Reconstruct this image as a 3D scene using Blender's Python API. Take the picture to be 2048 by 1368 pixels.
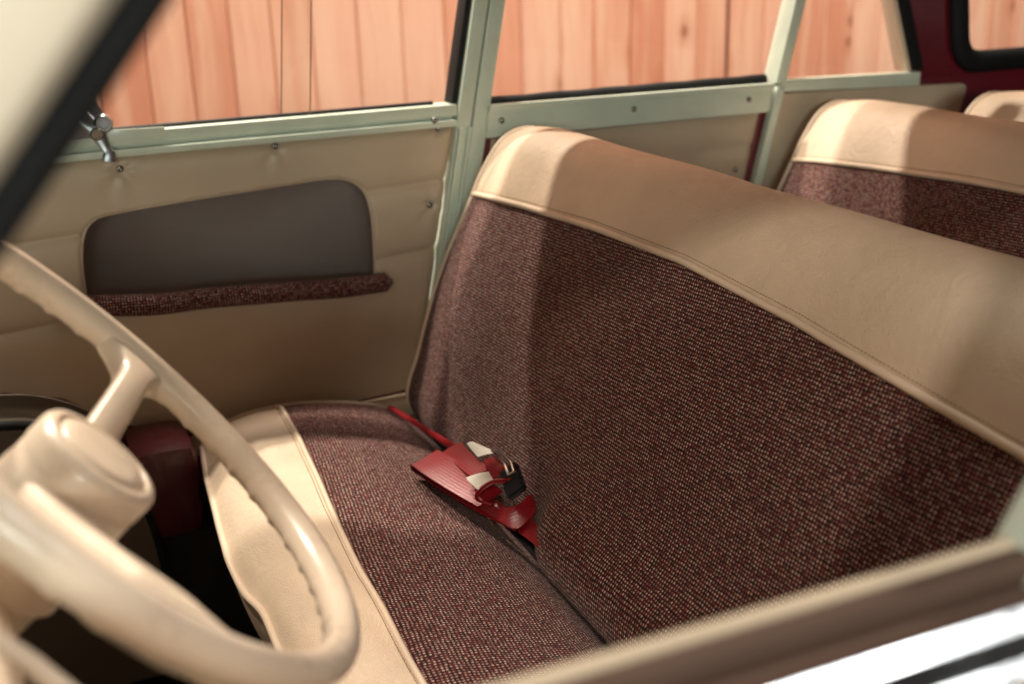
import bpy, bmesh, math, random
from mathutils import Vector, Matrix
random.seed(7)
sc = bpy.context.scene
for o in list(bpy.data.objects):
    bpy.data.objects.remove(o)
COL = sc.collection

# ------------------------------------------------------------------ camera
# axes: X towards the rear of the car, Y across to the far side, Z up; the lens is at the origin
FPX = 2280.0
ROT = ((0.91547879, 0.15633537, 0.37075307),
       (-0.40131091, 0.28807509, 0.86946092),
       (-0.02912277, 0.94476028, -0.32646573))
cam_d = bpy.data.cameras.new('camera')
cam = bpy.data.objects.new('camera', cam_d)
COL.objects.link(cam)
sc.camera = cam
m = Matrix(((ROT[0][0], ROT[0][1], -ROT[0][2], 0), (ROT[1][0], ROT[1][1], -ROT[1][2], 0),
            (ROT[2][0], ROT[2][1], -ROT[2][2], 0), (0, 0, 0, 1)))
cam.matrix_world = m
cam_d.sensor_fit = 'HORIZONTAL'
cam_d.sensor_width = 36.0
cam_d.lens = FPX / 2048 * 36.0
cam_d.clip_start = 0.01
cam_d.clip_end = 100
cam_d.dof.use_dof = True
cam_d.dof.focus_distance = 1.18
cam_d.dof.aperture_fstop = 4.2
cam_d.dof.aperture_blades = 0

# ------------------------------------------------------------------ light
sc.view_settings.view_transform = 'Standard'
sc.view_settings.look = 'None'
sc.view_settings.exposure = 0.0
sc.view_settings.gamma = 1.0
world = bpy.data.worlds.new('World')
sc.world = world
world.use_nodes = True
bg = world.node_tree.nodes['Background']
bg.inputs['Color'].default_value = (1.0, 0.90, 0.80, 1)
bg.inputs['Strength'].default_value = 0.04


def aim(o, target):
    d = Vector(target) - o.location
    o.rotation_euler = d.to_track_quat('-Z', 'Y').to_euler()


def spot(name, loc, target, power, color, size=60, radius=0.06, blend=0.3):
    l = bpy.data.lights.new(name, 'SPOT')
    l.energy = power
    l.color = color
    l.spot_size = math.radians(size)
    l.spot_blend = blend
    l.shadow_soft_size = radius
    o = bpy.data.objects.new(name, l)
    COL.objects.link(o)
    o.location = loc
    aim(o, target)
    return o


def area(name, loc, target, power, color, sx, sy):
    l = bpy.data.lights.new(name, 'AREA')
    l.shape = 'RECTANGLE'
    l.size = sx
    l.size_y = sy
    l.energy = power
    l.color = color
    o = bpy.data.objects.new(name, l)
    COL.objects.link(o)
    o.location = loc
    aim(o, target)
    return o


WARM = (1.0, 0.90, 0.77)
# showroom lamps: spots on the near and far side, a wall washer, a ceiling panel and an unseen cool source behind the camera
spot('ceiling_spot_near', (-1.00, -2.0, 1.55), (0.66, 0.64, -0.35), 250, WARM, 20, 0.10, 0.7)
spot('ceiling_spot_far', (0.35, 2.9, 2.0), (0.9, 1.4, -0.4), 400, WARM, 70, 0.045)
spot('ceiling_spot_ahead', (-0.9, 2.35, 2.3), (0.25, 1.0, -0.6), 460, WARM, 45, 0.06)
area('wall_wash', (1.5, 2.0, 2.3), (1.8, 3.2, 0.0), 215, (1.0, 0.87, 0.78), 4.5, 0.4)
for lx in (0.75, 2.1, 3.45):
    area('ceiling_panel', (lx, -1.25, 2.2), (lx, -0.6, -0.25), 28, (1.0, 0.96, 0.91), 0.8, 0.6)
area('cool_side_light', (-1.0, -3.6, 0.45), (0.5, 1.2, -0.2), 88, (0.90, 1.0, 0.92), 2.0, 0.6)  # broad greenish light added behind the camera, its source unseen


# ------------------------------------------------------------------ helpers
def ray(px, py):
    d = ((px - 1024) / FPX, (684 - py) / FPX, 1.0)
    return Vector([sum(ROT[i][k] * d[k] for k in range(3)) for i in range(3)])


def at(px, py, Y):
    """the point of the plane Y = const that was measured at this place of the photograph"""
    d = ray(px, py)
    return d * (Y / d.y)


def atz(px, py, Z):
    d = ray(px, py)
    return d * (Z / d.z)


def lerp(a, b, t):
    return a + (b - a) * t


def smooth(a, b, x):
    t = max(0.0, min(1.0, (x - a) / (b - a)))
    return t * t * (3 - 2 * t)


def table(tab, x):
    if x <= tab[0][0]:
        return tab[0][1]
    for (x0, y0), (x1, y1) in zip(tab, tab[1:]):
        if x <= x1:
            return lerp(y0, y1, (x - x0) / (x1 - x0))
    return tab[-1][1]


def catmull(pts, n=12):
    pts = [Vector(p) for p in pts]
    out = []
    P = [pts[0] * 2 - pts[1]] + pts + [pts[-1] * 2 - pts[-2]]
    for i in range(1, len(P) - 2):
        a, b, c, d = P[i - 1:i + 3]
        for k in range(n):
            t = k / n
            out.append(0.5 * ((2 * b) + (c - a) * t + (2 * a - 5 * b + 4 * c - d) * t * t + (3 * b - a - 3 * c + d) * t ** 3))
    out.append(pts[-1])
    return out


class Poly:
    """arc length lookup on a polyline"""
    def __init__(self, pts):
        self.p = pts
        self.s = [0.0]
        for a, b in zip(pts, pts[1:]):
            self.s.append(self.s[-1] + (b - a).length)
        self.L = self.s[-1]

    def __call__(self, s):
        s = max(0.0, min(self.L, s))
        lo, hi = 0, len(self.s) - 1
        while hi - lo > 1:
            mid = (lo + hi) // 2
            if self.s[mid] <= s:
                lo = mid
            else:
                hi = mid
        t = (s - self.s[lo]) / max(1e-9, self.s[hi] - self.s[lo])
        return self.p[lo].lerp(self.p[hi], t)


def wloc(o):
    v = Vector(o.location)
    while o.parent:
        o = o.parent
        v = v + o.location
    return v


def mesh_obj(name, verts, faces, mat, parent=None, smooth_shade=True, uvs=None, angle=None):
    me = bpy.data.meshes.new(name)
    me.from_pydata([tuple(v) for v in verts], [], faces)
    me.validate()
    if uvs:
        lay = me.uv_layers.new(name='UVMap')
        for l in me.loops:
            lay.data[l.index].uv = uvs[l.vertex_index]
    bm = bmesh.new()
    bm.from_mesh(me)
    bmesh.ops.recalc_face_normals(bm, faces=bm.faces)
    bm.to_mesh(me)
    bm.free()
    if smooth_shade:
        me.polygons.foreach_set('use_smooth', [True] * len(me.polygons))
        if angle is not None:
            me.set_sharp_from_angle(angle=math.radians(angle))
    me.materials.append(mat)
    return link(name, me, parent)


def link(name, me, parent=None, loc=(0, 0, 0)):
    o = bpy.data.objects.new(name, me)
    COL.objects.link(o)
    if parent is not None:
        o.parent = parent
        o.location = Vector(loc) - wloc(parent)
    else:
        o.location = loc
    return o


def thing(name, label, cat, loc=(0, 0, 0), group=None, kind=None):
    o = bpy.data.objects.new(name, None)
    o.empty_display_size = 0.05
    COL.objects.link(o)
    o.location = loc
    tag(o, label, cat, group, kind)
    return o


def tag(o, label=None, cat=None, group=None, kind=None):
    if label:
        o['label'] = label
    if cat:
        o['category'] = cat
    if group:
        o['group'] = group
    if kind:
        o['kind'] = kind
    return o


def grid(name, rows, mat, parent=None, uvs=None, closed_u=False, keep=None):
    n, k = len(rows), len(rows[0])
    V = [p for r in rows for p in r]
    F = []
    for i in range(n - 1):
        for j in range(k if closed_u else k - 1):
            q = (i * k + j, i * k + (j + 1) % k, (i + 1) * k + (j + 1) % k, (i + 1) * k + j)
            if keep is None or keep(i, j):
                F.append(q)
    U = [u for r in uvs for u in r] if uvs else None
    return mesh_obj(name, V, F, mat, parent, True, U)


def tube_data(path, rad, seg=10, closed=False, flat=1.0, up=None):
    path = [Vector(p) for p in path]
    n = len(path)
    V, F, U = [], [], []
    prev = None
    dist = 0
    for i, p in enumerate(path):
        if closed:
            t = path[(i + 1) % n] - path[i - 1]
        else:
            t = path[min(i + 1, n - 1)] - path[max(i - 1, 0)]
        t.normalize()
        ref = Vector(up) if up is not None else (prev if prev is not None else (Vector((0, 0, 1)) if abs(t.z) < 0.9 else Vector((1, 0, 0))))
        a = (ref - t * ref.dot(t)).normalized()
        b = t.cross(a)
        prev = a
        if i:
            dist += (p - path[i - 1]).length
        r = rad(i / (n - 1)) if callable(rad) else rad
        for k in range(seg):
            w = 2 * math.pi * k / seg
            V.append(p + a * (math.cos(w) * r) + b * (math.sin(w) * r * flat))
            U.append((dist, w * r))
    m_ = n if closed else n - 1
    for i in range(m_):
        j = (i + 1) % n
        for k in range(seg):
            F.append((i * seg + k, i * seg + (k + 1) % seg, j * seg + (k + 1) % seg, j * seg + k))
    if not closed:
        F.append(tuple(range(seg)))
        F.append(tuple(range((n - 1) * seg, n * seg)))
    return V, F, U


def tube(name, path, rad, mat, parent=None, seg=10, closed=False, flat=1.0, up=None):
    V, F, U = tube_data(path, rad, seg, closed, flat, up)
    return mesh_obj(name, V, F, mat, parent, True, U, angle=60)


def prism(name, poly, axis, a0, a1, mat, parent=None, bevel=0.002, seg=2):
    """poly: 2D outline; axis 'x','y','z' is the direction of extrusion"""
    def mk(u, v, w):
        return {'y': (u, w, v), 'x': (w, u, v), 'z': (u, v, w)}[axis]
    bm = bmesh.new()
    A = [bm.verts.new(mk(u, v, a0)) for u, v in poly]
    B = [bm.verts.new(mk(u, v, a1)) for u, v in poly]
    n = len(poly)
    bm.faces.new(A)
    bm.faces.new(B)
    for i in range(n):
        bm.faces.new((A[i], A[(i + 1) % n], B[(i + 1) % n], B[i]))
    bmesh.ops.recalc_face_normals(bm, faces=bm.faces)
    if bevel:
        bmesh.ops.bevel(bm, geom=list(bm.edges), offset=bevel, segments=seg, profile=0.6, affect='EDGES', clamp_overlap=True)
    me = bpy.data.meshes.new(name)
    bm.to_mesh(me)
    bm.free()
    me.polygons.foreach_set('use_smooth', [True] * len(me.polygons))
    me.set_sharp_from_angle(angle=math.radians(35))
    me.materials.append(mat)
    return link(name, me, parent)


def box(name, x0, x1, y0, y1, z0, z1, mat, parent=None, bevel=0.002):
    return prism(name, [(x0, z0), (x1, z0), (x1, z1), (x0, z1)], 'y', y0, y1, mat, parent, bevel)


def lathe_data(profile, seg=20):
    """profile of (radius, height) turned round +Z"""
    V, F = [], []
    n = len(profile)
    for r, h in profile:
        for k in range(seg):
            w = 2 * math.pi * k / seg
            V.append(Vector((r * math.cos(w), r * math.sin(w), h)))
    for i in range(n - 1):
        for k in range(seg):
            F.append((i * seg + k, i * seg + (k + 1) % seg, (i + 1) * seg + (k + 1) % seg, (i + 1) * seg + k))
    F.append(tuple(range(seg)))
    F.append(tuple(range((n - 1) * seg, n * seg)))
    return V, F


def rounded(pts, rads, n=6):
    """2D polygon with rounded corners"""
    out = []
    k = len(pts)
    for i, p in enumerate(pts):
        p = Vector(p)
        a = Vector(pts[i - 1]) - p
        b = Vector(pts[(i + 1) % k]) - p
        r = rads[i] if isinstance(rads, (list, tuple)) else rads
        if r <= 0:
            out.append((p.x, p.y))
            continue
        s = p + a.normalized() * min(r, a.length * .49)
        e = p + b.normalized() * min(r, b.length * .49)
        for j in range(n + 1):
            t = j / n
            q = s * (1 - t) ** 2 + p * 2 * t * (1 - t) + e * t * t
            out.append((q.x, q.y))
    return out


# ------------------------------------------------------------------ materials
class NT:
    def __init__(self, name):
        self.m = bpy.data.materials.new(name)
        self.m.use_nodes = True
        self.t = self.m.node_tree
        self.t.nodes.clear()
        self.out = self.n('ShaderNodeOutputMaterial')

    def n(self, typ, **kw):
        nd = self.t.nodes.new(typ)
        for k, v in kw.items():
            if k.startswith('i_'):
                nd.inputs[k[2:].replace('_', ' ')].default_value = v
            else:
                setattr(nd, k, v)
        return nd

    def l(self, a, b):
        self.t.links.new(a, b)

    def val(self, sock, v):
        if hasattr(v, 'links'):
            self.l(v, sock)
        else:
            sock.default_value = v

    def math(self, op, a, b=0.0, c=0.0, clamp=False):
        nd = self.n('ShaderNodeMath', operation=op, use_clamp=clamp)
        self.val(nd.inputs[0], a)
        self.val(nd.inputs[1], b)
        if op in ('MULTIPLY_ADD', 'SMOOTH_MIN', 'WRAP', 'COMPARE'):
            self.val(nd.inputs[2], c)
        return nd.outputs[0]

    def ss(self, x, a, b, to0=0.0, to1=1.0):
        nd = self.n('ShaderNodeMapRange', interpolation_type='SMOOTHSTEP')
        self.val(nd.inputs[0], x)
        nd.inputs[1].default_value = a
        nd.inputs[2].default_value = b
        nd.inputs[3].default_value = to0
        nd.inputs[4].default_value = to1
        return nd.outputs[0]

    def mix(self, f, a, b, mode='MIX'):
        nd = self.n('ShaderNodeMix', data_type='RGBA', blend_type=mode)
        self.val(nd.inputs[0], f)
        self.val(nd.inputs[6], a)
        self.val(nd.inputs[7], b)
        return nd.outputs[2]

    def noise(self, vec, scale, detail=3, rough=0.5, dist=0.0):
        nd = self.n('ShaderNodeTexNoise')
        if vec is not None:
            self.l(vec, nd.inputs['Vector'])
        nd.inputs['Scale'].default_value = scale
        nd.inputs['Detail'].default_value = detail
        nd.inputs['Roughness'].default_value = rough
        nd.inputs['Distortion'].default_value = dist
        return nd.outputs['Fac']

    def ramp(self, f, stops):
        nd = self.n('ShaderNodeValToRGB')
        self.l(f, nd.inputs[0])
        el = nd.color_ramp.elements
        while len(el) < len(stops):
            el.new(0.5)
        for e, (p, c) in zip(el, stops):
            e.position = p
            e.color = (*c, 1)
        return nd.outputs[0]

    def bump(self, h, strength, dist):
        nd = self.n('ShaderNodeBump')
        self.l(h, nd.inputs['Height'])
        nd.inputs['Strength'].default_value = strength
        nd.inputs['Distance'].default_value = dist
        return nd.outputs[0]

    def principled(self, base, rough=0.5, metal=0.0, normal=None, coat=0.0, spec=0.5, sheen=0.0):
        b = self.n('ShaderNodeBsdfPrincipled')
        self.val(b.inputs['Base Color'], base if hasattr(base, 'links') else (*base, 1))
        self.val(b.inputs['Roughness'], rough)
        b.inputs['Metallic'].default_value = metal
        b.inputs['Coat Weight'].default_value = coat
        b.inputs['Coat Roughness'].default_value = 0.08
        b.inputs['Specular IOR Level'].default_value = spec
        if sheen:
            b.inputs['Sheen Weight'].default_value = sheen
            b.inputs['Sheen Roughness'].default_value = 0.5
        if normal is not None:
            self.l(normal, b.inputs['Normal'])
        self.l(b.outputs[0], self.out.inputs[0])
        return self.m


def c4(c):
    return (*c, 1)


def vinyl(name, col, grain=0.7, rough=0.42):
    t = NT(name)
    P = t.n('ShaderNodeNewGeometry').outputs['Position']
    vo = t.n('ShaderNodeTexVoronoi', feature='DISTANCE_TO_EDGE')
    t.l(P, vo.inputs['Vector'])
    vo.inputs['Scale'].default_value = 380
    cell = t.ss(vo.outputs['Distance'], 0.0, 0.35)
    wr = t.noise(P, 90, 4, 0.6, 0.6)
    big = t.noise(P, 9, 3, 0.5)
    soft = t.noise(P, 26, 3, 0.55, 0.8)
    h = t.math('ADD', t.math('ADD', t.math('MULTIPLY', cell, 0.35), t.math('MULTIPLY', wr, 0.9)), t.math('MULTIPLY', soft, 2.6))
    base = t.mix(t.ss(big, 0.3, 0.7), c4([x * 0.93 for x in col]), c4([min(1, x * 1.05) for x in col]))
    nb = t.bump(h, grain, 0.0011)
    r = t.ss(wr, 0.3, 0.7, rough - 0.05, rough + 0.08)
    return t.principled(base, r, 0, nb, spec=0.45)


def tweed(name):
    t = NT(name)
    uv = t.n('ShaderNodeUVMap', uv_map='UVMap').outputs[0]
    P = t.n('ShaderNodeNewGeometry').outputs['Position']
    wob = t.n('ShaderNodeTexNoise')
    t.l(uv, wob.inputs['Vector'])
    wob.inputs['Scale'].default_value = 60
    wob.inputs['Detail'].default_value = 2
    off = t.n('ShaderNodeVectorMath', operation='MULTIPLY_ADD')
    t.l(wob.outputs['Color'], off.inputs[0])
    off.inputs[1].default_value = (0.0022, 0.0022, 0)
    t.l(uv, off.inputs[2])
    def dots(shift, sc_):
        mp = t.n('ShaderNodeMapping')
        t.l(off.outputs[0], mp.inputs[0])
        mp.inputs['Rotation'].default_value = (0, 0, math.radians(3))
        mp.inputs['Scale'].default_value = (sc_, sc_ * 1.0, 1)
        mp.inputs['Location'].default_value = (shift, shift, 0)
        v = t.n('ShaderNodeTexVoronoi', voronoi_dimensions='2D', feature='F1')
        t.l(mp.outputs[0], v.inputs['Vector'])
        v.inputs['Scale'].default_value = 1.0
        v.inputs['Randomness'].default_value = 0.2
        return v.outputs['Distance'], v.outputs['Color']
    dA, cA = dots(0.0, 1 / 0.0039)
    sA = t.n('ShaderNodeSeparateColor')
    t.l(cA, sA.inputs[0])
    mA = t.ss(dA, 0.18, 0.40, 1.0, 0.0)
    tan = t.ramp(sA.outputs[0], [(0.0, (0.16, 0.042, 0.036)), (0.25, (0.27, 0.140, 0.112)), (0.7, (0.40, 0.250, 0.200)), (1.0, (0.54, 0.38, 0.31))])
    # dyed threads: lengths of red and of near black yarn
    st = t.n('ShaderNodeMapping')
    t.l(off.outputs[0], st.inputs[0])
    st.inputs['Scale'].default_value = (1.0, 3.2, 1)
    yarn = t.noise(st.outputs[0], 85, 3, 0.6)
    base = t.mix(t.ss(yarn, 0.40, 0.60), c4((0.008, 0.004, 0.003)), c4((0.065, 0.005, 0.008)))
    base = t.mix(mA, base, tan)
    fuzz = t.noise(uv, 1400, 2, 0.7)
    base = t.mix(t.ss(fuzz, 0.45, 0.8, 0.0, 0.18), base, c4((0.10, 0.035, 0.03)))
    h = t.math('ADD', mA, t.math('MULTIPLY', fuzz, 0.25))
    return t.principled(base, 0.88, 0, t.bump(h, 0.6, 0.0009), spec=0.2, sheen=0.06)


def paint(name, col, rough=0.3, coat=0.2, var=0.05, bump=0.05):
    t = NT(name)
    P = t.n('ShaderNodeNewGeometry').outputs['Position']
    f = t.noise(P, 14, 4, 0.6)
    g = t.noise(P, 160, 3, 0.6)
    base = t.mix(t.ss(f, 0.3, 0.7), c4([x * (1 - var) for x in col]), c4([min(1, x * (1 + var)) for x in col]))
    spk = t.noise(P, 420, 2, 0.5)
    base = t.mix(t.ss(spk, 0.70, 0.78, 0.0, 0.35), base, c4([x * 0.35 for x in col]))
    return t.principled(base, t.ss(g, 0.3, 0.7, rough - 0.05, rough + 0.1), 0, t.bump(t.math('ADD', g, f), bump, 0.002), coat=coat)


def simple(name, col, rough=0.5, metal=0.0, coat=0.0, bump_scale=0, bump_s=0.1, spec=0.5):
    t = NT(name)
    P = t.n('ShaderNodeNewGeometry').outputs['Position']
    f = t.noise(P, 30, 3, 0.6)
    base = t.mix(f, c4([x * 0.9 for x in col]), c4([min(1, x * 1.1) for x in col]))
    nb = t.bump(t.noise(P, bump_scale, 3, 0.6), bump_s, 0.001) if bump_scale else None
    return t.principled(base, t.ss(f, 0.3, 0.7, max(0.02, rough - 0.05), rough + 0.08), metal, nb, coat=coat, spec=spec)


def glass_mat(name, tint=(0.97, 0.985, 0.975), refl=0.6):
    t = NT(name)
    tr = t.n('ShaderNodeBsdfTransparent')
    tr.inputs[0].default_value = c4(tint)
    gl = t.n('ShaderNodeBsdfGlossy')
    gl.inputs['Roughness'].default_value = 0.02
    fr = t.n('ShaderNodeLayerWeight')
    fr.inputs[0].default_value = 0.5
    f5 = t.math('MULTIPLY_ADD', t.math('POWER', fr.outputs['Facing'], 5.0), 0.95, 0.05)
    mx = t.n('ShaderNodeMixShader')
    t.l(t.math('MULTIPLY', f5, refl), mx.inputs[0])
    t.l(tr.outputs[0], mx.inputs[1])
    t.l(gl.outputs[0], mx.inputs[2])
    t.l(mx.outputs[0], t.out.inputs[0])
    return t.m


def wood(name):
    t = NT(name)
    oc = t.n('ShaderNodeTexCoord').outputs['Object']
    rnd = t.n('ShaderNodeObjectInfo').outputs['Random']
    cmb = t.n('ShaderNodeCombineXYZ')
    t.l(t.math('MULTIPLY', rnd, 37.0), cmb.inputs[0])
    t.l(t.math('MULTIPLY', rnd, 91.0), cmb.inputs[2])
    ad = t.n('ShaderNodeVectorMath', operation='ADD')
    t.l(oc, ad.inputs[0])
    t.l(cmb.outputs[0], ad.inputs[1])
    mp = t.n('ShaderNodeMapping')
    t.l(ad.outputs[0], mp.inputs[0])
    mp.inputs['Scale'].default_value = (1, 1, 0.07)
    warp = t.noise(ad.outputs[0], 5.0, 2, 0.5)
    wv = t.n('ShaderNodeVectorMath', operation='MULTIPLY_ADD')
    wc = t.n('ShaderNodeCombineXYZ')
    t.l(warp, wc.inputs[0])
    t.l(wc.outputs[0], wv.inputs[0])
    wv.inputs[1].default_value = (0.03, 0, 0)
    t.l(mp.outputs[0], wv.inputs[2])
    grain = t.noise(wv.outputs[0], 55, 4, 0.6)
    broad = t.noise(wv.outputs[0], 14, 2, 0.5)
    kn = t.n('ShaderNodeTexVoronoi')
    mk = t.n('ShaderNodeMapping')
    t.l(ad.outputs[0], mk.inputs[0])
    mk.inputs['Scale'].default_value = (1.0, 1.0, 0.6)
    t.l(mk.outputs[0], kn.inputs['Vector'])
    kn.inputs['Scale'].default_value = 6.5
    knot = t.ss(kn.outputs['Distance'], 0.04, 0.11, 1.0, 0.0)
    halo = t.ss(kn.outputs['Distance'], 0.08, 0.30, 1.0, 0.0)
    tone = t.ramp(rnd, [(0.0, (0.63, 0.265, 0.155)), (0.3, (0.75, 0.385, 0.245)), (0.65, (0.83, 0.50, 0.345)), (1.0, (0.70, 0.315, 0.19))])
    base = t.mix(t.ss(broad, 0.45, 0.62, 0, 0.6), tone, c4((0.84, 0.53, 0.36)))
    base = t.mix(t.ss(grain, 0.42, 0.80, 0, 0.22), base, c4((0.46, 0.15, 0.07)))
    base = t.mix(t.math('MULTIPLY', halo, 0.38), base, c4((0.50, 0.17, 0.08)))
    base = t.mix(t.math('MULTIPLY', knot, 0.7), base, c4((0.26, 0.085, 0.04)))
    return t.principled(base, 0.55, 0, t.bump(grain, 0.15, 0.002), spec=0.3)


def webbing(name):
    t = NT(name)
    uv = t.n('ShaderNodeUVMap', uv_map='UVMap').outputs[0]
    s = t.n('ShaderNodeSeparateXYZ')
    t.l(uv, s.inputs[0])
    ribs = t.math('SINE', t.math('MULTIPLY', s.outputs[1], 2 * math.pi / 0.0045))
    rib2 = t.math('SINE', t.math('MULTIPLY', s.outputs[0], 2 * math.pi / 0.0016))
    f = t.ss(ribs, -1, 1)
    base = t.mix(f, c4((0.17, 0.004, 0.008)), c4((0.21, 0.006, 0.010)))
    h = t.math('ADD', ribs, t.math('MULTIPLY', rib2, 0.4))
    return t.principled(base, 0.33, 0, t.bump(h, 0.12, 0.0005), spec=0.5, sheen=0.0)


def mat_rubber(name):
    t = NT(name)
    P = t.n('ShaderNodeNewGeometry').outputs['Position']
    s = t.n('ShaderNodeSeparateXYZ')
    t.l(P, s.inputs[0])
    w = t.math('SINE', t.math('MULTIPLY', s.outputs[0], 2 * math.pi / 0.011))
    return t.principled((0.012, 0.012, 0.013), 0.6, 0, t.bump(w, 0.8, 0.003))


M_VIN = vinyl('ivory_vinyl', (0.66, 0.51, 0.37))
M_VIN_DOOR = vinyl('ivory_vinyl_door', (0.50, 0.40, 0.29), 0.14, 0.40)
M_PIPE = vinyl('ivory_piping', (0.70, 0.55, 0.41), 0.08, 0.38)
M_TWEED = tweed('maroon_tweed')
M_MINT = paint('green_lit_ivory_paint', (0.57, 0.64, 0.53), 0.34, 0.15, 0.05)  # ivory trim with the greenish light on it put into the base colour
M_IVORY = simple('ivory_gloss_plastic', (0.70, 0.57, 0.44), 0.30, 0.0, 0.25, 220, 0.05)
M_PILLAR = paint('ivory_paint', (0.74, 0.64, 0.50), 0.35, 0.2, 0.03)
M_RED = paint('dark_red_paint', (0.13, 0.004, 0.012), 0.35, 0.3, 0.1)
M_BLACK = simple('black_rubber', (0.010, 0.010, 0.010), 0.7, spec=0.25)
M_DARK = simple('dark_felt', (0.020, 0.017, 0.015), 0.9)
M_LINING = simple('grey_brown_lining', (0.225, 0.185, 0.170), 0.7, 0, 0, 500, 0.1)
M_CHROME = simple('chrome', (0.66, 0.70, 0.74), 0.14, 1.0)
M_STEEL = simple('dull_steel', (0.30, 0.32, 0.34), 0.32, 1.0)
M_SCREW = simple('screw_steel', (0.26, 0.25, 0.23), 0.2, 1.0)
M_GLASS = glass_mat('window_glass')
M_EDGE = simple('glass_edge', (0.25, 0.14, 0.08), 0.2)
M_WOOD = wood('larch_planks')
M_BELT = webbing('red_webbing')
M_LABEL = simple('white_label', (0.52, 0.48, 0.42), 0.6)
M_MAT = mat_rubber('ribbed_rubber')
M_FLOOR = simple('grey_concrete', (0.18, 0.17, 0.16), 0.6)
M_STITCH = simple('stitch_thread', (0.30, 0.20, 0.11), 0.8)
M_LINER = simple('pale_headliner', (0.55, 0.50, 0.42), 0.9, 0, 0, 300, 0.2)
M_SLOT = simple('brown_felt', (0.070, 0.038, 0.025), 0.85, 0, 0, 300, 0.3)

# ------------------------------------------------------------------ setting
GZ = -1.28
tag(mesh_obj('ground', [(-8, -8, GZ), (12, -8, GZ), (12, 8, GZ), (-8, 8, GZ)], [(0, 1, 2, 3)], M_FLOOR, None, False), kind='structure')

wall = thing('plank_wall', 'pinkish wooden plank wall seen through the far windows', 'wall', (2.0, 3.2, GZ))
plank_meshes = []
for w in (0.112, 0.121, 0.130):
    o = prism('plank', [(-w / 2 + .0008, 0), (w / 2 - .0008, 0), (w / 2 - .0008, 3.2), (-w / 2 + .0008, 3.2)], 'y', 0.0, 0.022, M_WOOD, None, 0.0055, 1)
    plank_meshes.append((w, o.data))
    bpy.data.objects.remove(o)
x = -1.2
while x < 6.6:
    w, me = random.choice(plank_meshes)
    if abs(x - 2.173) < 0.07:
        x += 0.012
    link('plank', me, wall, (x + w / 2, 3.2 + random.uniform(0, .002), GZ))
    x += w
mesh_obj('backing_board', [(-1.3, 3.224, GZ), (6.7, 3.224, GZ), (6.7, 3.224, GZ + 3.2), (-1.3, 3.224, GZ + 3.2)], [(0, 1, 2, 3)], simple('backing_board', (0.14, 0.05, 0.03), 0.8), wall, False)

# ------------------------------------------------------------------ car body
YD = 1.65       # inner face of the far side
BELT = -0.225
ROOFZ = 0.12
car = thing('car_body', 'vintage car shell with mint-tinted ivory window frames and dark red paint inside', 'car body', (0.8, 0.95, -1.06))


def xr(z):      # rear edge of the far front door
    return 0.598 + 0.2 * (z + 0.368)


def slanted(name, xa, xb, z0, z1, y0, y1, mat, parent, bevel=0.002, fx=xr):
    return prism(name, [(fx(z0) + xa, z0), (fx(z0) + xb, z0), (fx(z1) + xb, z1), (fx(z1) + xa, z1)], 'y', y0, y1, mat, parent, bevel)


box('floor_pan', -0.9, 2.4, 0.34, 1.70, -1.06, -1.0, M_DARK, car)
box('floor_mat', -0.6, 0.26, 0.40, 1.52, -0.998, -0.988, M_MAT, car)
box('door_sill', -0.5, 2.2, 1.53, 1.70, -0.998, -0.775, M_DARK, car, 0.012)
box('seat_bracket', 0.07, 0.165, 1.50, 1.63, -0.773, -0.632, paint('deep_red_paint', (0.075, 0.002, 0.005), 0.4, 0.2, 0.15), car, 0.03)
# roof with rolled side rails, and the windscreen header
prof = rounded([(0.33, ROOFZ - .015), (0.36, ROOFZ - .02), (0.38, ROOFZ + .02), (1.53, ROOFZ + .02), (1.553, ROOFZ - .02), (1.635, ROOFZ - .015), (1.60, ROOFZ + .06), (1.2, ROOFZ + .11), (0.75, ROOFZ + .11), (0.36, ROOFZ + .06)], 0.02)
prism('roof', prof, 'x', 0.15, 2.25, M_LINER, car, 0)
box('windscreen_header', 0.125, 0.149, 0.37, 1.60, ROOFZ - .04, ROOFZ + .04, M_PILLAR, car, 0.008)
# windscreen pillars
for k, (y0, y1) in enumerate(((0.315, 0.365), (1.60, 1.65))):
    def ax(z):
        return (0.050 if k == 0 else 0.235) + 0.82 * z
    pw = 0.075 if k == 0 else 0.10
    z0, z1 = -0.30, ROOFZ + .03
    prism('windscreen_pillar', [(ax(z0) - pw, z0), (ax(z0) - .012, z0), (ax(z1) - .012, z1), (ax(z1) - pw, z1)], 'y', y0, y1, M_PILLAR, car, 0.012, 3)
    tube('pillar_seal', [(ax(z0) - .006, (y0 + y1) / 2, z0), (ax(z1) - .006, (y0 + y1) / 2, z1)], 0.0085, M_BLACK, car, 12)
mesh_obj('windscreen', [(-0.26, .37, -.225), (-0.26, 1.60, -.225), (0.12, 1.60, ROOFZ), (0.12, .37, ROOFZ)], [(0, 1, 2, 3)], M_GLASS, car, False)
# scuttle and dashboard ahead of the wheel
prism('dashboard', rounded([(-0.75, -0.95), (-0.24, -0.70), (-0.16, -0.45), (-0.17, -0.27), (-0.24, -0.235), (-0.75, -0.30)], 0.03), 'y', 0.37, 1.60, M_PILLAR, car, 0.0)
# wheel arch of the far front corner
arch = catmull([(-.30, -.60), (-.20, -.565), (-.074, -.565), (.001, -.588), (.049, -.63), (.085, -.72), (.10, -.85), (.10, -.98)], 6)
prism('wheel_arch', [(p.x, p.y) for p in arch] + [(-.30, -.98)], 'y', 1.50, 1.64, simple('brown_arch_vinyl', (0.11, 0.082, 0.056), 0.6), car, 0.0)
tube('arch_seal', [(p.x, 1.505, p.y + .004) for p in arch], 0.007, M_BLACK, car, 8)
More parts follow.
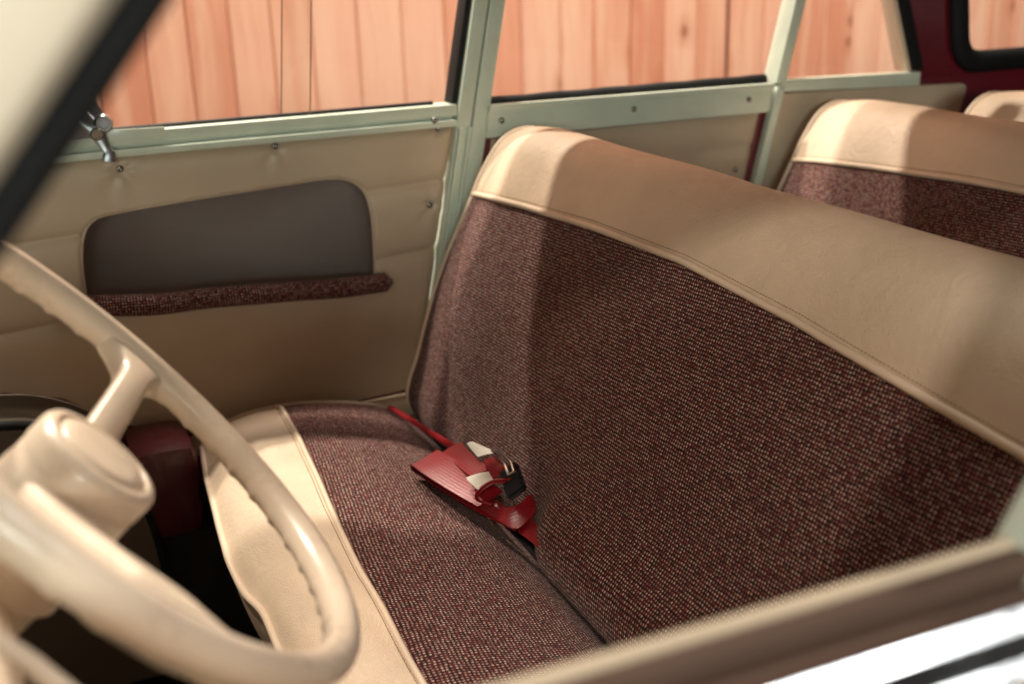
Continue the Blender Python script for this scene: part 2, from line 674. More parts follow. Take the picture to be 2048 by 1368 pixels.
# B pillar on the far side, behind the door frame
pil = slanted('center_pillar', 0.026, 0.052, -1.0, ROOFZ, YD - .006, YD + .05, M_MINT, car, 0.004)
slanted('pillar_bead', 0.021, 0.026, -1.0, ROOFZ, YD + .004, YD + .05, M_DARK, car, 0.0)
# rear side window: plate with screws, vinyl panel, glass and seal
plate = prism('window_plate', [(.667, -.277), (1.192, -.279), (1.196, -.232), (.672, -.228)], 'y', YD - .012, YD + .002, M_MINT, car, 0.0025)
prism('plate_lip', [(.669, -.236), (1.194, -.240), (1.195, -.229), (.671, -.225)], 'y', YD - .022, YD - .0125, M_MINT, plate, 0.003)
tube('window_seal', [(.672 + .0262 * i, YD + .012, -.2265 + .0006 * math.sin(i * 1.7)) for i in range(21)], 0.0095, M_BLACK, car, 8)
mesh_obj('side_window_glass', [(.66, YD + .02, -.24), (1.21, YD + .02, -.24), (1.26, YD + .02, ROOFZ), (.72, YD + .02, ROOFZ)], [(0, 1, 2, 3)], M_GLASS, car, False)


def quilt(name, x0f, x1f, z0, z1, seams, Y, mat, parent, dimples=(), hole=None, nx=110, nz=90, puff=0.006, zbot=None):
    """padded vinyl panel with horizontal pressed seams, dimples at the screws and an optional opening"""
    rows, uvs = [], []
    for i in range(nz + 1):
        r, ur = [], []
        for j in range(nx + 1):
            zz1 = z1
            z = lerp(zbot(lerp(x0f(z0), x1f(z0), j / nx)) if zbot else z0, zz1, i / nz)
            xx = lerp(x0f(z), x1f(z), j / nx)
            d = min(abs(z - (lerp(s[0], s[1], xx / .58) if isinstance(s, tuple) else s)) for s in seams)
            y = Y - puff * (1 - math.exp(-d / 0.009)) - 0.0015 * math.sin(xx * 21 + z * 17) * math.sin(z * 40 + xx * 9)
            e = min(xx - x0f(z), x1f(z) - xx, z1 - z)
            y += puff * 1.2 * math.exp(-max(0, e) / 0.006)
            for (dx, dz, dr) in dimples:
                q = math.hypot(xx - dx, z - dz)
                y += 0.0055 * math.exp(-(q / dr) ** 2)
                # creases pulling away from the screw
                y += 0.0016 * math.exp(-(q / (dr * 4)) ** 2) * math.sin(5 * math.atan2(z - dz, xx - dx))
            r.append(Vector((xx, y, z)))
            ur.append((xx, z))
        rows.append(r)
        uvs.append(ur)
    keep = None
    if hole:
        def inside(px, pz):
            c = False
            n = len(hole)
            for a in range(n):
                xa, za = hole[a]
                xb, zb = hole[a - 1]
                if (za > pz) != (zb > pz) and px < (xb - xa) * (pz - za) / (zb - za) + xa:
                    c = not c
            return c
        ins = [[inside(v.x, v.z) for v in r] for r in rows]
        for i in range(nz + 1):
            for j in range(nx + 1):
                if ins[i][j]:
                    near = any(0 <= i + a <= nz and 0 <= j + b <= nx and not ins[i + a][j + b] for a in (-1, 0, 1) for b in (-1, 0, 1))
                    if near:
                        v = rows[i][j]
                        best = None
                        for a in range(len(hole)):
                            A, B = Vector(hole[a - 1]), Vector(hole[a])
                            ab = B - A
                            tt = max(0, min(1, (Vector((v.x, v.z)) - A).dot(ab) / max(1e-12, ab.length_squared)))
                            q = A + ab * tt
                            dd = (q - Vector((v.x, v.z))).length
                            if best is None or dd < best[0]:
                                best = (dd, q)
                        v.x, v.z = best[1].x, best[1].y
                        v.y += 0.004
        keep = lambda i, j: not all(ins[a][b] for a in (i, i + 1) for b in (j, j + 1))
    return grid(name, rows, mat, parent, uvs, keep=keep)


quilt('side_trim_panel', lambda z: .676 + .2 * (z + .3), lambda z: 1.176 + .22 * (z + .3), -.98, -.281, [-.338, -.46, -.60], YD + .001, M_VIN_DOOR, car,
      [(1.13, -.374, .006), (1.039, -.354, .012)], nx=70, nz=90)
box('inner_panel', .625, 2.2, YD + .006, YD + .03, -1.0, -.245, M_RED, car)
# C pillar
def xc(z):
    return 1.200 + 0.245 * (z + .25)
slanted('rear_pillar', 0.0, 0.022, -.232, ROOFZ, YD - .010, YD + .03, M_MINT, car, 0.003, xc)
slanted('rear_pillar_flange', 0.004, 0.021, -.98, -.236, YD - .012, YD + .005, M_MINT, car, 0.003, xc)
prism('quarter_window_rail', [(1.213, -.247), (1.520, -.258), (1.520, -.233), (1.215, -.226)], 'y', YD - .012, YD + .01, M_MINT, car, 0.003)
qp = rounded([(1.03, -.98), (1.60, -.98), (1.60, -.40), (1.645, -.262), (1.222, -.250), (1.175, -.45)], [0, 0, .05, .022, 0, 0])
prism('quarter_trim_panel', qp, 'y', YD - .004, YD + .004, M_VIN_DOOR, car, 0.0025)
# rear of the far side: red pillar, quarter window edge, window with rubber seal
def xq(z):
    return 1.512 - 0.36 * (z + .235)
slanted('quarter_window_edge', -0.016, -0.006, -.232, ROOFZ, YD - .004, YD + .03, M_PIPE, car, 0.002, xq)
slanted('quarter_window_seal', -0.006, 0.022, -.232, ROOFZ, YD - .006, YD + .03, M_BLACK, car, 0.004, xq)
mesh_obj('quarter_window_glass', [(1.21, YD + .02, -.24), (1.51, YD + .02, -.24), (1.40, YD + .02, ROOFZ), (1.29, YD + .02, ROOFZ)], [(0, 1, 2, 3)], M_GLASS, car, False)
W0, W1, WZ0, WZ1 = 1.628, 2.12, -.226, .08
YQ = YD + .012
prism('rear_corner_panel', [(xq(-.98) - .26, -1.0), (2.25, -1.0), (2.25, WZ0 - .01), (W0 + .04, WZ0 - .008), (W0 - .006, WZ0 + .04), (W0 - .045, ROOFZ), (xq(ROOFZ) + .02, ROOFZ), (xq(-.23) + .02, -.23)], 'y', YQ, YQ + .02, M_RED, car, 0.0)
wpath = rounded([(W0, WZ0), (W1, WZ0 - .002), (W1 - .03, WZ1), (W0 - .045, WZ1)], .05, 8)
wp3 = [(x, YQ - .004, z) for x, z in wpath]
tube('rear_window_seal', wp3, 0.021, M_BLACK, car, 12, closed=True, flat=0.7)
mesh_obj('rear_window_glass', [(W0, YQ + .004, WZ0), (W1, YQ + .004, WZ0), (W1, YQ + .004, WZ1), (W0 - .04, YQ + .004, WZ1)], [(0, 1, 2, 3)], M_GLASS, car, False)
box('tail_panel', 2.25, 2.29, 0.34, 1.70, -1.0, -.10, M_RED, car)
# near side rear of the driver's door
slanted('center_pillar', 0.0, 0.05, -.30, ROOFZ, 0.245, 0.300, M_MINT, car, 0.004, lambda z: 0.338 + 0.62 * (z + .225))
box('near_side_panel', .43, 2.25, 0.27, 0.33, -1.0, -.235, M_RED, car, 0.01)

# ------------------------------------------------------------------ screws
sv, sf = lathe_data([(0.0001, 0.0), (0.0050, 0.0), (0.0050, 0.0006), (0.0043, 0.0018), (0.0028, 0.0026), (0.0011, 0.0029), (0.0009, 0.0017), (0.0001, 0.0016)], 14)
sv = [Vector((v.x, -v.z, v.y)) for v in sv]
_s = mesh_obj('screw', sv, sf, M_SCREW, None)
SCREW = _s.data
bpy.data.objects.remove(_s)


def screw(px, py, Y, parent):
    p = at(px, py, Y)
    o = link('screw', SCREW, parent, p)
    return o


for p in ((1003, 241), (1268, 218), (1498, 199)):
    screw(*p, YD - .0125, plate)
screw(1470, 340, YD - .001, car)
screw(1520, 340, YD - .0045, car)
# ------------------------------------------------------------------ far front door
door = thing('passenger_door', 'far front door with padded beige panel, map pocket and sliding window', 'car door', (0.2, 1.66, -0.66))
box('window_rail', -.40, xr(-.235) - .003, YD - .008, YD + .03, -.2392, -.2215, M_MINT, door, 0.0022)
box('belt_ledge', -.40, xr(-.25) - .004, YD - .017, YD + .03, -.2535, -.2435, M_MINT, door, 0.0028)
box('rail_groove', -.40, xr(-.25) - .006, YD + .000, YD + .03, -.2434, -.2393, M_MINT, door, 0.0)
prism('rail_splice', [(.105, -.2392), (.19, -.2392), (.19, -.2180), (.107, -.2165)], 'y', YD - .0105, YD - .0082, M_MINT, door, 0.0008)
slanted('door_frame', -0.003, 0.0205, -.98, ROOFZ, YD - .012, YD + .03, M_MINT, door, 0.003)
slanted('frame_bead', 0.0, 0.004, -.98, -.256, YD - .021, YD - .0125, M_MINT, door, 0.0015)
slanted('frame_bead', 0.016, 0.020, -.98, -.256, YD - .019, YD - .0125, M_MINT, door, 0.0015)
slanted('glass_channel', -.013, -.0035, -.221, ROOFZ, YD - .004, YD + .03, M_BLACK, door, 0.001)
tube('window_seal', [(-.35 + .047 * i, YD + .014, -.2205) for i in range(21)], 0.0042, M_BLACK, door, 8)
# pocket outline measured on the panel
HP = [(q.x, q.z) for q in (at(px_, py_, YD - .005) for px_, py_ in ((172, 600), (163, 520), (168, 468), (186, 441), (218, 428), (320, 409), (450, 388), (580, 367), (650, 357), (694, 359), (726, 380), (742, 425), (748, 490), (750, 572)))]
hole = [(p.x, p.y) for p in catmull(HP, 5)] + [(.30, -.478)]


def zbot(x):
    return table([(-.25, -.56), (-.074, -.562), (.0, -.585), (.05, -.625), (.12, -.66), (.25, -.672), (.41, -.671), (.52, -.664)], x)


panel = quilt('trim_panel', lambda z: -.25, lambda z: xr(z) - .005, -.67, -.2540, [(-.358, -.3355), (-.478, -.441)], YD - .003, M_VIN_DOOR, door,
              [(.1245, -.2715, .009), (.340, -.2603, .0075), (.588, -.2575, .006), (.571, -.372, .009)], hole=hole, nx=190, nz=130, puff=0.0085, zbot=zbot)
# pocket recess: wall and floor behind the opening
rim_, back_ = [], []
for (x, z) in hole:
    rim_.append(Vector((x, YD - .006, z)))
cx, cz = .27, -.41
r2 = [Vector((cx + (p.x - cx) * 1.04, YD + .022, cz + (p.z - cz) * 1.02)) for p in rim_]
r3 = [Vector((cx + (p.x - cx) * .95, YD + .082, cz + (p.z - cz) * .95)) for p in rim_]
V = rim_ + r2 + r3 + [Vector((cx, YD + .086, cz))]
n = len(hole)
F = []
for a in range(n):
    b = (a + 1) % n
    F += [(a, b, n + b, n + a), (n + a, n + b, 2 * n + b, 2 * n + a), (2 * n + a, 2 * n + b, 3 * n)]
mesh_obj('pocket_lining', V, F, M_LINING, door, True)
tube('pocket_edge', [(p.x, YD - .0055, p.z) for p in rim_[:-1]], 0.0024, M_VIN_DOOR, door, 8)
ra, rb = at(120, 622, YD - .045), at(786, 566, YD - .03)
rpath = [ra.lerp(rb, i / 40) + Vector((0, .004 * math.sin(i * .5), .0015 * math.sin(i * .37))) for i in range(41)]
V, F, U = tube_data(rpath, lambda t: 0.0150 * min(1, (1 - t) / .035 + .28) * lerp(1.05, 0.98, t), 18)
mesh_obj('pocket_roll', V, F, M_TWEED, door, True, U)
box('door_skin', -.40, .575, YD + .100, YD + .115, -.98, -.245, M_RED, door)
# the lower door edge, ivory tread strip under the panel
prism('tread_strip', [(.15, -.69), (.56, -.69), (.56, -.672), (.15, -.680)], 'y', YD - .06, YD - .004, M_VIN_DOOR, door, 0.002)
for p in ((240, 338), (550, 292), (877, 257), (860, 410)):
    screw(*p, YD - .0082, door)
screw(869, 241, YD - .0175, door)
# sliding panes
xa, xb = .358, .398
def pane(name, x0, x1, Y, edge_x):
    g = mesh_obj(name, [(x0, Y, -.232), (x1, Y, -.232), (x1 + .035, Y, ROOFZ), (x0 + .035, Y, ROOFZ)], [(0, 1, 2, 3)], M_GLASS, door, False)
    slanted('pane_edge', -.0007, .0007, -.232, ROOFZ, Y - .0002, Y + .0034, M_EDGE, g, 0.0, lambda z: edge_x + .1 * (z + .232))
pane('sliding_pane', -.35, xb, YD + .010, xb)
pane('sliding_pane', xa, xr(-.232) - .004, YD + .020, xa)
# window catch
catch = tube('window_catch', catmull([(.085, YD - .014, -.196), (.098, YD - .020, -.212), (.108, YD - .024, -.236), (.112, YD - .026, -.246), (.110, YD - .027, -.256)], 6), lambda t: lerp(.0120, .0085, t ** .7) * (1 - .35 * math.exp(-((t - .55) / .2) ** 2)), M_STEEL, door, 12, flat=0.3, up=(1, 0, 0))
def knob(name, c, r, h, mat, parent, axis=(0, -1, 0), prof=None):
    V, F = lathe_data(prof or [(r * .2, 0), (r, 0), (r, h * .7), (r * .8, h), (r * .55, h), (r * .5, h * .8), (r * .02, h * .8)], 20)
    q = Vector((0, 0, 1)).rotation_difference(Vector(axis))
    return mesh_obj(name, [q @ v + Vector(c) for v in V], F, mat, parent, True, angle=40)
knob('catch_knob', at(206, 245, YD - .02), .0125, .014, M_STEEL, catch)
knob('catch_rivet', at(193, 268, YD - .034), .0085, .006, M_SCREW, catch)
prism('catch_plate', rounded([(.05, -.225), (.113, -.225), (.118, -.205), (.10, -.165), (.06, -.165)], .008), 'y', YD - .012, YD - .002, M_STEEL, catch, 0.002)

# ------------------------------------------------------------------ near front door
ndoor = thing('driver_door', 'blurred near door top with felt slot and bright chrome strip along the window sill', 'car door', (0.1, 0.25, -1.0))
box('inner_sill', -.25, .334, .2855, .2915, -.262, -.2240, M_VIN_DOOR, ndoor, 0.003)
box('sill_shade_strip', -.25, .334, .2765, .2850, -.300, -.2262, M_SLOT, ndoor, 0.002)  # dark strip added to stand for the shaded face of the sill
box('window_slot', -.25, .334, .2685, .2763, -.300, -.268, M_DARK, ndoor, 0.0)
box('slot_felt', -.25, .330, .2635, .2680, -.300, -.2312, M_SLOT, ndoor, 0.003)
box('outer_lip', -.25, .345, .2602, .2633, -.300, -.2330, simple('dark_brown_paint', (0.05, 0.016, 0.012), 0.4), ndoor, 0.0008)
prism('chrome_strip', rounded([(.2600, -.2322), (.2600, -.256), (.2440, -.256), (.2430, -.2500), (.2490, -.2455), (.2525, -.2385)], .0014), 'x', -.35, .42, M_CHROME, ndoor, 0.0)
prism('door_skin', [(.2550, -.2565), (.2550, -.98), (.10, -.98), (.12, -.45), (.190, -.2700), (.236, -.2565)], 'x', -.35, .42, M_PILLAR, ndoor, 0.0)
# ------------------------------------------------------------------ bench seats
YF, YN = 1.60, 0.38
BP = Poly(catmull([(.60, -.745), (.552, -.728), (.513, -.700), (.494, -.665), (.499, -.630), (.518, -.587), (.557, -.479), (.589, -.412), (.62, -.353), (.638, -.317), (.673, -.271), (.715, -.256), (.750, -.270), (.770, -.33), (.760, -.45), (.725, -.70), (.71, -.80)], 10))
S_SEAM = min((abs(p.x - .62) + abs(p.y + .353), s) for p, s in zip(BP.p, BP.s))[1]


def back_pt(s, y, off=0.0):
    p = BP(s)
    q0, q1 = BP(s - .004), BP(s + .004)
    tn = (q1 - q0).normalized()
    nrm = Vector((-tn.y, tn.x))            # towards the occupant / upwards
    e = smooth(0, .10, YF - y) * smooth(0, .06, y - YN)
    b = 0.010 * e * math.sin(math.pi * min(1, s / BP.L * 1.4) if s < BP.L * .7 else math.pi)
    low = math.exp(-((p.y + .635) / .055) ** 2) * (1 if s < S_SEAM else 0)
    b += low * (0.030 * smooth(1.115, 1.03, y) - .004)
    b += 0.0012 * math.sin(y * 19 + s * 8) * math.sin(s * 13 + y * 5) * e
    edge = min(YF - y, y - YN)
    if edge < .03:
        b -= 0.006 * (1 - edge / .03) ** 2
    return Vector((p.x + nrm.x * (b + off), y, p.y + nrm.y * (b + off)))


def seam_s(y):
    return S_SEAM + table([(.38, -.01), (.6, .006), (.8, .022), (1.0, .031), (1.2, .027), (1.4, .016), (1.5, .008), (1.6, .0)], y)


def ys(n, a=YN, b=YF):
    return [lerp(a, b, 0.5 - 0.5 * math.cos(math.pi * i / n)) * .5 + lerp(a, b, i / n) * .5 for i in range(n + 1)]


CF = [(.3, .166), (.972, .165), (1.027, .164), (1.088, .164), (1.159, .158), (1.236, .152), (1.315, .156), (1.467, .166), (1.57, .176), (1.6, .185)]
CS = [(.3, .256), (.865, .260), (.952, .264), (1.045, .266), (1.138, .271), (1.295, .282), (1.418, .290), (1.605, .298)]
CP = [Vector(p) for p in catmull([(.60, -.80), (.545, -.755), (.505, -.712), (.472, -.682), (.432, -.662), (.38, -.649), (.33, -.6415), (.297, -.640)], 6)]
CV = [Vector(p) for p in catmull([(.297, -.640), (.26, -.641), (.225, -.648), (.198, -.662), (.181, -.680)], 6)]
CD = [Vector(p) for p in catmull([(.180, -.684), (.181, -.70), (.190, -.74), (.205, -.79), (.215, -.86)], 5)]


def cush(p, y, front):
    """front: weight 0 at the rear, 1 at the seam, 2 at the front edge"""
    ds = table(CS, y) - .297
    df = table(CF, y) - .179
    if front <= 1:
        dx = ds * front
    else:
        dx = lerp(ds, df, front - 1)
    e = smooth(0, .09, YF - y)
    z = p.y + .006 * e * math.sin(math.pi * min(1, max(0, front) / 2)) - .012 * (1 - smooth(0, .05, YF - y)) * (1 if front < 1.9 else .3)
    z += 0.0015 * math.sin(y * 15 + p.x * 22) * e
    z -= 0.016 * math.exp(-((y - 1.18) / .06) ** 2) * smooth(1.2, 2.0, front)
    z += 0.012 - 0.007 * math.exp(-((y - 1.0) / .28) ** 2) * math.sin(math.pi * min(1, max(0, front))) + 0.0012 * math.sin(y * 41 + p.x * 60) * math.sin(p.x * 90 + 1) * e
    return Vector((p.x + dx, y, z))


def make_bench(name, label, group):
    t = thing(name, label, 'bench seat', (0.45, 0.99, -0.99), group)
    Y_ = ys(90)
    def strip(nm, s0, s1, ns, mat):
        rows, uv = [], []
        for i in range(ns + 1):
            r, u = [], []
            for y in Y_:
                a = s0(y) if callable(s0) else s0
                b = s1(y) if callable(s1) else s1
                s = lerp(a, b, i / ns)
                r.append(back_pt(s, y))
                u.append((y, s))
            rows.append(r)
            uv.append(u)
        return grid(nm, rows, mat, t, uv)
    strip('backrest_cloth', 0.0, seam_s, 60, M_TWEED)
    band = strip('backrest_top', seam_s, BP.L, 60, M_VIN)
    tube('seam_welt', [back_pt(seam_s(y) + .002, y, .0012) for y in Y_], 0.0042, M_PIPE, band, 8)
    V, F = [], []
    y = YN + .05
    while y < YF - .03:
        s = seam_s(y) + .0090
        a, b = back_pt(s, y, .0002), back_pt(seam_s(y + .0028) + .0090, y + .0028, .0002)
        tv, tf, _ = tube_data([a, b], .00055, 4)
        k = len(V)
        V += tv
        F += [tuple(q + k for q in f) for f in tf]
        y += .0048
    tag(mesh_obj('stitching', V, F, M_STITCH, band, False), kind='stuff')
    for yy, nm in ((YF, 'side_piping'), (YN, 'side_piping')):
        S = [BP.L * (.04 + .92 * i / 90) for i in range(91)]
        tube(nm, [back_pt(s, yy, .001) for s in S], 0.0042, M_PIPE, t, 8)
        cap = [back_pt(s, yy, -.001) for s in [BP.L * i / 60 for i in range(61)]]
        mesh_obj('side_cover', cap, [tuple(range(61))], M_VIN, t, False)
    # cushion
    def cgrid(nm, P, f0, f1, mat, par):
        rows, uv = [], []
        L = 0
        for i, p in enumerate(P):
            if i:
                L += (P[i] - P[i - 1]).length
            fr = lerp(f0, f1, i / (len(P) - 1))
            rows.append([cush(p, y, fr) for y in Y_])
            uv.append([(y, L) for y in Y_])
        return grid(nm, rows, mat, par, uv)
    cgrid('cushion_cloth', CP, 0, 1, M_TWEED, t)
    cv = cgrid('cushion_front', CV, 1, 2, M_VIN, t)
    cgrid('cushion_face', CD, 2, 2, M_VIN, t)
    tube('seam_welt', [cush(CP[-1], y, 1) + Vector((-.002, 0, .001)) for y in Y_], 0.0036, M_PIPE, cv, 8)
    tube('front_piping', [cush(Vector((.180, -.682)), y, 2) for y in Y_], 0.0046, M_PIPE, t, 8)
    V, F = [], []
    y = YN + .05
    while y < YF - .03:
        q = Vector((.2890, -.6398))
        a, b = cush(q, y, 1.06) + Vector((0, 0, .0003)), cush(q, y + .0028, 1.06) + Vector((0, 0, .0003))
        tv, tf, _ = tube_data([a, b], .00055, 4)
        k = len(V)
        V += tv
        F += [tuple(w + k for w in f) for f in tf]
        y += .0048
    tag(mesh_obj('stitching', V, F, M_STITCH, cv, False), kind='stuff')
    prof_e = [cush(p, YF, lerp(0, 1, i / (len(CP) - 1))) for i, p in enumerate(CP)] + [cush(p, YF, lerp(1, 2, i / (len(CV) - 1))) for i, p in enumerate(CV)][1:]
    tube('side_piping', [p + Vector((0, .001, -.001)) for p in prof_e], 0.0042, M_PIPE, t, 8)
    low = [cush(p, YF, 2) for p in CD]
    mesh_obj('side_cover', prof_e + low + [Vector((.62, YF, -.86))], [tuple(range(len(prof_e) + len(low) + 1))], M_VIN, t, False)
    return t


front = make_bench('bench_seat', 'front bench seat in maroon tweed with beige vinyl top, behind the steering wheel', 'bench seats')


def copy_tree(o, parent=None, skip=()):
    c = o.copy()
    COL.objects.link(c)
    c.parent = parent
    for ch in o.children:
        if not ch.name.startswith(skip) if skip else True:
            copy_tree(ch, c, skip)
    return c


mid = copy_tree(front)
mid.location = front.location + Vector((.592, 0.0, -.006))
mid['label'] = 'second bench seat, beige top with tweed below, right behind the front bench'
rear = copy_tree(front, None, ('cushion',))
rear.location = front.location + Vector((.84, -.10, 0.0))
rear['label'] = 'rearmost beige seat back at the right edge, under the rubber-framed rear window'
for ch in list(rear.children):
    zs_ = [v.co.z for v in ch.data.vertices]
    if ch.name.startswith(('front_piping',)) or max(zs_) < -.60:
        bpy.data.objects.remove(ch)

# ------------------------------------------------------------------ seat belt
belt = thing('seat_belt', 'folded red seat belt with white label lying in the front bench crease', 'seat belt', (0.47, 1.2, -0.64))


def ribbon(name, path, widths, side, mat, parent, th=0.0013, sub=8, crumple=0.0):
    """flat strap along path; side gives the direction across the strap at each control point"""
    P = catmull(path, sub)
    Sd = catmull(side, sub)
    n = len(P)
    V, F, U = [], [], []
    L = 0
    K = 6
    for i, (p, s) in enumerate(zip(P, Sd)):
        if i:
            L += (P[i] - P[i - 1]).length
        tn = (P[min(i + 1, n - 1)] - P[max(0, i - 1)]).normalized()
        s = (s - tn * s.dot(tn)).normalized()
        nr = tn.cross(s)
        w = widths if not callable(widths) else widths(i / (n - 1))
        ring = []
        for k in range(K + 1):
            a = (k / K - .5)
            ring.append((p + s * (a * w) + nr * (th + crumple * math.sin(k * 1.3 + i * .25)), (L, a * w)))
        for k in range(K, -1, -1):
            a = (k / K - .5)
            ring.append((p + s * (a * w) + nr * (-th + crumple * math.sin(k * 1.3 + i * .25)), (L, a * w)))
        for q, u in ring:
            V.append(q)
            U.append(u)
    m_ = 2 * (K + 1)
    for i in range(n - 1):
        for k in range(m_):
            F.append((i * m_ + k, i * m_ + (k + 1) % m_, (i + 1) * m_ + (k + 1) % m_, (i + 1) * m_ + k))
    F.append(tuple(range(m_)))
    F.append(tuple(range((n - 1) * m_, n * m_)))
    return mesh_obj(name, V, F, mat, parent, True, U, angle=50)


def B(px, py, z):
    return atz(px, py, z)


def strap(name, ea, eb, mat, parent, th=0.0012, sub=8):
    """strap given by its two edges"""
    A = catmull([B(*p) for p in ea], sub)
    Bq = catmull([B(*p) for p in eb], sub)
    n, K = len(A), 6
    V, F, U = [], [], []
    L = 0
    for i in range(n):
        c = (A[i] + Bq[i]) / 2
        if i:
            L += (c - (A[i - 1] + Bq[i - 1]) / 2).length
        tn = ((A[min(n - 1, i + 1)] + Bq[min(n - 1, i + 1)]) - (A[max(0, i - 1)] + Bq[max(0, i - 1)])).normalized()
        nr = tn.cross((Bq[i] - A[i]).normalized()).normalized()
        w = (Bq[i] - A[i]).length
        up_ = [(A[i].lerp(Bq[i], k / K) + nr * (th + .0012 * math.sin(math.pi * k / K)), (L, w * k / K)) for k in range(K + 1)]
        dn = [(A[i].lerp(Bq[i], k / K) + nr * (-th + .0012 * math.sin(math.pi * k / K)), (L, w * k / K)) for k in range(K, -1, -1)]
        for q, u in up_ + dn:
            V.append(q)
            U.append(u)
    m_ = 2 * (K + 1)
    for i in range(n - 1):
        for k in range(m_):
            F.append((i * m_ + k, i * m_ + (k + 1) % m_, (i + 1) * m_ + (k + 1) % m_, (i + 1) * m_ + k))
    F += [tuple(range(m_)), tuple(range((n - 1) * m_, n * m_))]
    return mesh_obj(name, V, F, mat, parent, True, U, angle=50)


strap('webbing', [(775, 816, -.648), (820, 845, -.646), (880, 884, -.642), (918, 908, -.636)], [(784, 812, -.646), (829, 838, -.642), (890, 876, -.634), (930, 896, -.622)], M_BELT, belt)
strap('webbing', [(957, 1014, -.620), (900, 982, -.618), (850, 950, -.616), (824, 931, -.616)], [(1004, 982, -.604), (958, 950, -.602), (912, 921, -.603), (876, 901, -.607)], M_BELT, belt)
strap('webbing', [(824, 931, -.6165), (821, 934, -.622), (826, 942, -.630), (855, 962, -.634), (900, 990, -.636), (960, 1026, -.637), (1030, 1062, -.636)],
      [(876, 901, -.6075), (873, 903, -.616), (882, 918, -.626), (905, 945, -.629), (940, 968, -.629), (990, 1000, -.628), (1050, 1038, -.626)], M_BELT, belt)
strap('webbing', [(886, 906, -.609), (912, 930, -.604), (946, 958, -.600)], [(922, 886, -.604), (948, 912, -.598), (980, 940, -.594)], M_BELT, belt)
strap('webbing', [(968, 922, -.590), (976, 940, -.589), (986, 958, -.592)], [(1002, 914, -.580), (1010, 930, -.578), (1021, 947, -.583)], M_BELT, belt)
strap('webbing', [(1018, 964, -.588), (985, 968, -.591), (962, 984, -.600), (959, 998, -.610), (985, 1006, -.616)], [(1022, 958, -.582), (984, 961, -.586), (955, 981, -.597), (952, 1001, -.611), (983, 1014, -.620)], M_BELT, belt)
strap('webbing', [(958, 1006, -.620), (1000, 1016, -.618), (1036, 1010, -.614), (1060, 990, -.606), (1068, 1000, -.604)], [(962, 1016, -.632), (1000, 1042, -.632), (1032, 1058, -.630), (1058, 1040, -.622), (1068, 1024, -.616)], M_BELT, belt)
strap('webbing', [(1036, 1064, -.637), (1060, 1082, -.636), (1084, 1100, -.636)], [(1066, 1038, -.626), (1078, 1055, -.624), (1090, 1078, -.626)], M_BELT, belt)
strap('label_tag', [(932, 956, -.600), (940, 966, -.598), (956, 980, -.596)], [(978, 944, -.590), (982, 952, -.588), (988, 962, -.590)], M_LABEL, belt, .0005)
strap('label_tag', [(934, 888, -.598), (950, 908, -.592), (956, 914, -.590)], [(946, 884, -.594), (974, 896, -.584), (998, 906, -.580)], M_LABEL, belt, .0005)
bp = [B(985, 903, -.590), B(1018, 930, -.580), B(1030, 962, -.584), B(1010, 965, -.592)]
bk = tube('buckle', [B(984, 900, -.576), B(1004, 908, -.572), B(1022, 926, -.568), B(1028, 944, -.572), B(1018, 950, -.576), B(1008, 926, -.576), B(992, 912, -.578)], 0.0024, M_CHROME, belt, 8, closed=True)
ctr = B(1026, 962, -.587)
ax_ = (B(1034, 985, -.600) - B(1016, 935, -.584)).normalized()
nr_ = Vector((-.72, -.35, .60))
nr_ = (nr_ - ax_ * nr_.dot(ax_)).normalized()
sd_ = ax_.cross(nr_)
V, F = [], []
bm = bmesh.new()
bmesh.ops.create_cube(bm, size=1.0)
bmesh.ops.scale(bm, vec=(.042, .026, .010), verts=bm.verts)
bmesh.ops.bevel(bm, geom=list(bm.edges), offset=.0025, segments=2, affect='EDGES')
V = [ctr + ax_ * v.co.x + sd_ * v.co.y + nr_ * v.co.z for v in bm.verts]
bm.verts.index_update()
F = [tuple(v.index for v in f.verts) for f in bm.faces]
bm.free()
mesh_obj('buckle_body', V, F, simple('black_plastic', (0.012, 0.012, 0.013), 0.25), belt, True, angle=40)

# ------------------------------------------------------------------ steering wheel
WC = Vector((0.018, 0.650, -0.252))
NN = Vector((0.751, -0.067, 0.657)).normalized()
E1 = Vector((0.05, 0.998, 0.044))
E1 = (E1 - NN * E1.dot(NN)).normalized()
E2 = NN.cross(E1)
RR = 0.19


def wp(a, b, c):
    return WC + E1 * a + E2 * b + NN * c


wheel = thing('steering_wheel', 'ivory two-spoke steering wheel with a big round horn hub in the left foreground', 'steering wheel', wp(0, 0, -.09))
V, F = [], []
NA, NS = 620, 20
for i in range(NA):
    a = 2 * math.pi * i / NA
    c, s = math.cos(a), math.sin(a)
    ang = a * 46
    for k in range(NS):
        w = 2 * math.pi * k / NS
        r = 0.0114
        # finger ripples on the underside towards the hub
        side = max(0, math.cos(w - math.radians(262)))
        r += 0.0014 * side ** 4 * (0.5 + 0.5 * math.cos(ang)) ** 6
        rad = RR + math.cos(w) * r * 0.96
        V.append(wp(c * rad, s * rad, math.sin(w) * r * 1.05))
for i in range(NA):
    j = (i + 1) % NA
    for k in range(NS):
        F.append((i * NS + k, i * NS + (k + 1) % NS, j * NS + (k + 1) % NS, j * NS + k))
mesh_obj('rim', V, F, M_IVORY, wheel)
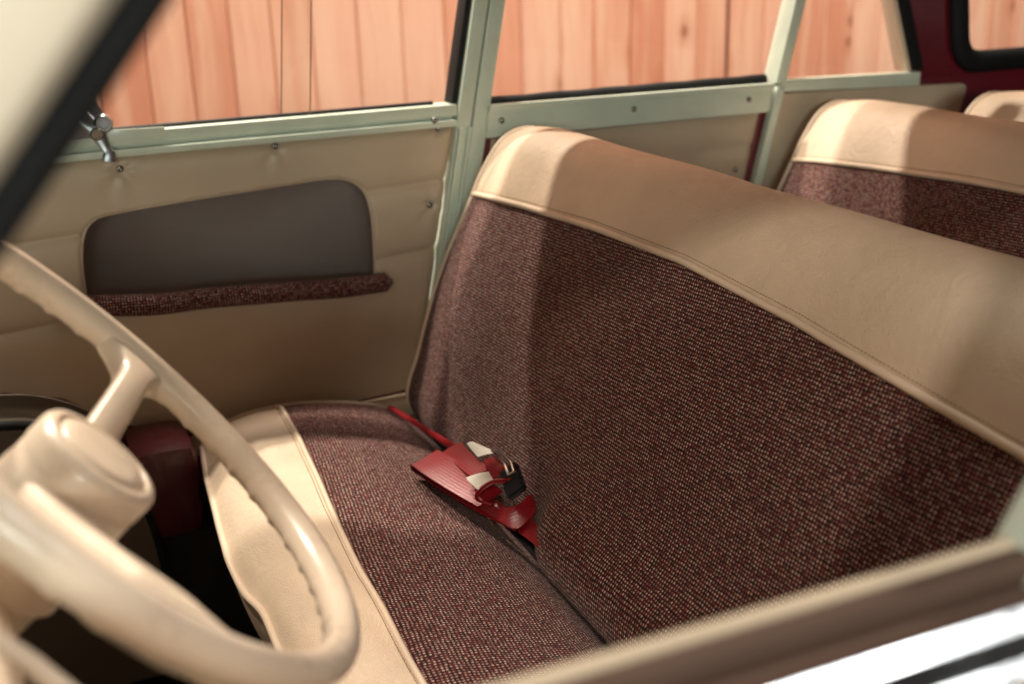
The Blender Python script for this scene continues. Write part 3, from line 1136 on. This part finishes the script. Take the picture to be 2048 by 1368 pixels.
# spokes: sections from the hub to the rim, dished and flaring into the rim
for sg in (1, -1):
    secs = []
    for i in range(25):
        t = i / 24
        a = lerp(.020, RR - .004, t)
        flare = smooth(.76, 1.0, t) ** 2.2
        w0 = lerp(.0135, .0115, min(1, t * 1.5)) + .026 * flare
        cb = lerp(-.020, -.050, t)
        if sg < 0:
            cb, w0 = cb + .012, w0 + .012
        cc = lerp(-.054, -.003, smooth(0, 1, t) * .6 + t * .4)
        th = lerp(.0125, .0095, t) + (.005 if sg < 0 else 0)
        sec = []
        for k in range(16):
            w = 2 * math.pi * k / 16
            cx_, sy_ = math.cos(w), math.sin(w)
            cx_ = math.copysign(abs(cx_) ** .38, cx_)
            sy_ = math.copysign(abs(sy_) ** .38, sy_)
            b = cb + cx_ * w0
            aa = a
            if t > .76:      # stay inside the rim where the foot spreads
                aa = min(a, math.sqrt(max(1e-6, RR * RR - b * b)) - .001)
            sec.append(wp(sg * aa, b, cc + sy_ * th))
        secs.append(sec)
    V = [p for s_ in secs for p in s_]
    F = []
    for i in range(24):
        for k in range(16):
            F.append((i * 16 + k, i * 16 + (k + 1) % 16, (i + 1) * 16 + (k + 1) % 16, (i + 1) * 16 + k))
    F += [tuple(range(16)), tuple(range(24 * 16, 25 * 16))]
    mesh_obj('spoke', V, F, M_IVORY, wheel)


def wl(profile, mat, name, parent, seg=48, da=0, db=0):
    V, F = lathe_data(profile, seg)
    return mesh_obj(name, [wp(v.x + da, v.y + db, v.z) for v in V], F, mat, parent, True, angle=50)


hub = wl([(.010, -.100), (.0425, -.100), (.0415, -.070), (.0400, -.045), (.0395, -.0445), (.0393, -.0300), (.0400, -.0295), (.0400, -.0185), (.0394, -.0148), (.0375, -.0122), (.0345, -.0112), (.0325, -.0112), (.0312, -.0148), (.001, -.0148)], M_IVORY, 'hub', wheel, 64, .0, -.014)
wl([(.001, -.0147), (.0297, -.0147), (.0300, -.0128), (.0290, -.0112), (.0200, -.0098), (.0100, -.0094), (.0005, -.0093)], M_IVORY, 'horn_button', wheel, 64, .0, -.014)

# column, switch box and indicator stalk belong to the car
colm = tube('steering_column', [wp(0, -.008, -.087), wp(0, -.008, -.36)], .043, M_IVORY, car, 32)
p0 = wp(-.13, -.035, -.125)
V, F = lathe_data([(.001, -.03), (.022, -.03), (.027, -.024), (.028, .010), (.024, .02), (.014, .024), (.001, .024)], 24)
q = Vector((0, 0, 1)).rotation_difference(-E2)
tube('switch_arm', [wp(-.03, -.008, -.12), wp(-.14, -.035, -.125)], .024, M_IVORY, car, 16)
sb = mesh_obj('switch_box', [q @ v + p0 for v in V], F, M_IVORY, car, True, angle=40)
knob('switch_knob', wp(-.155, -.05, -.11), .008, .012, M_BLACK, sb, tuple(NN))
tube('indicator_stalk', [atz(-40, 1255, -.25) * 1.0, atz(60, 1325, -.262), atz(170, 1420, -.275)], lambda t: lerp(.0035, .005, t), M_IVORY, car, 12)
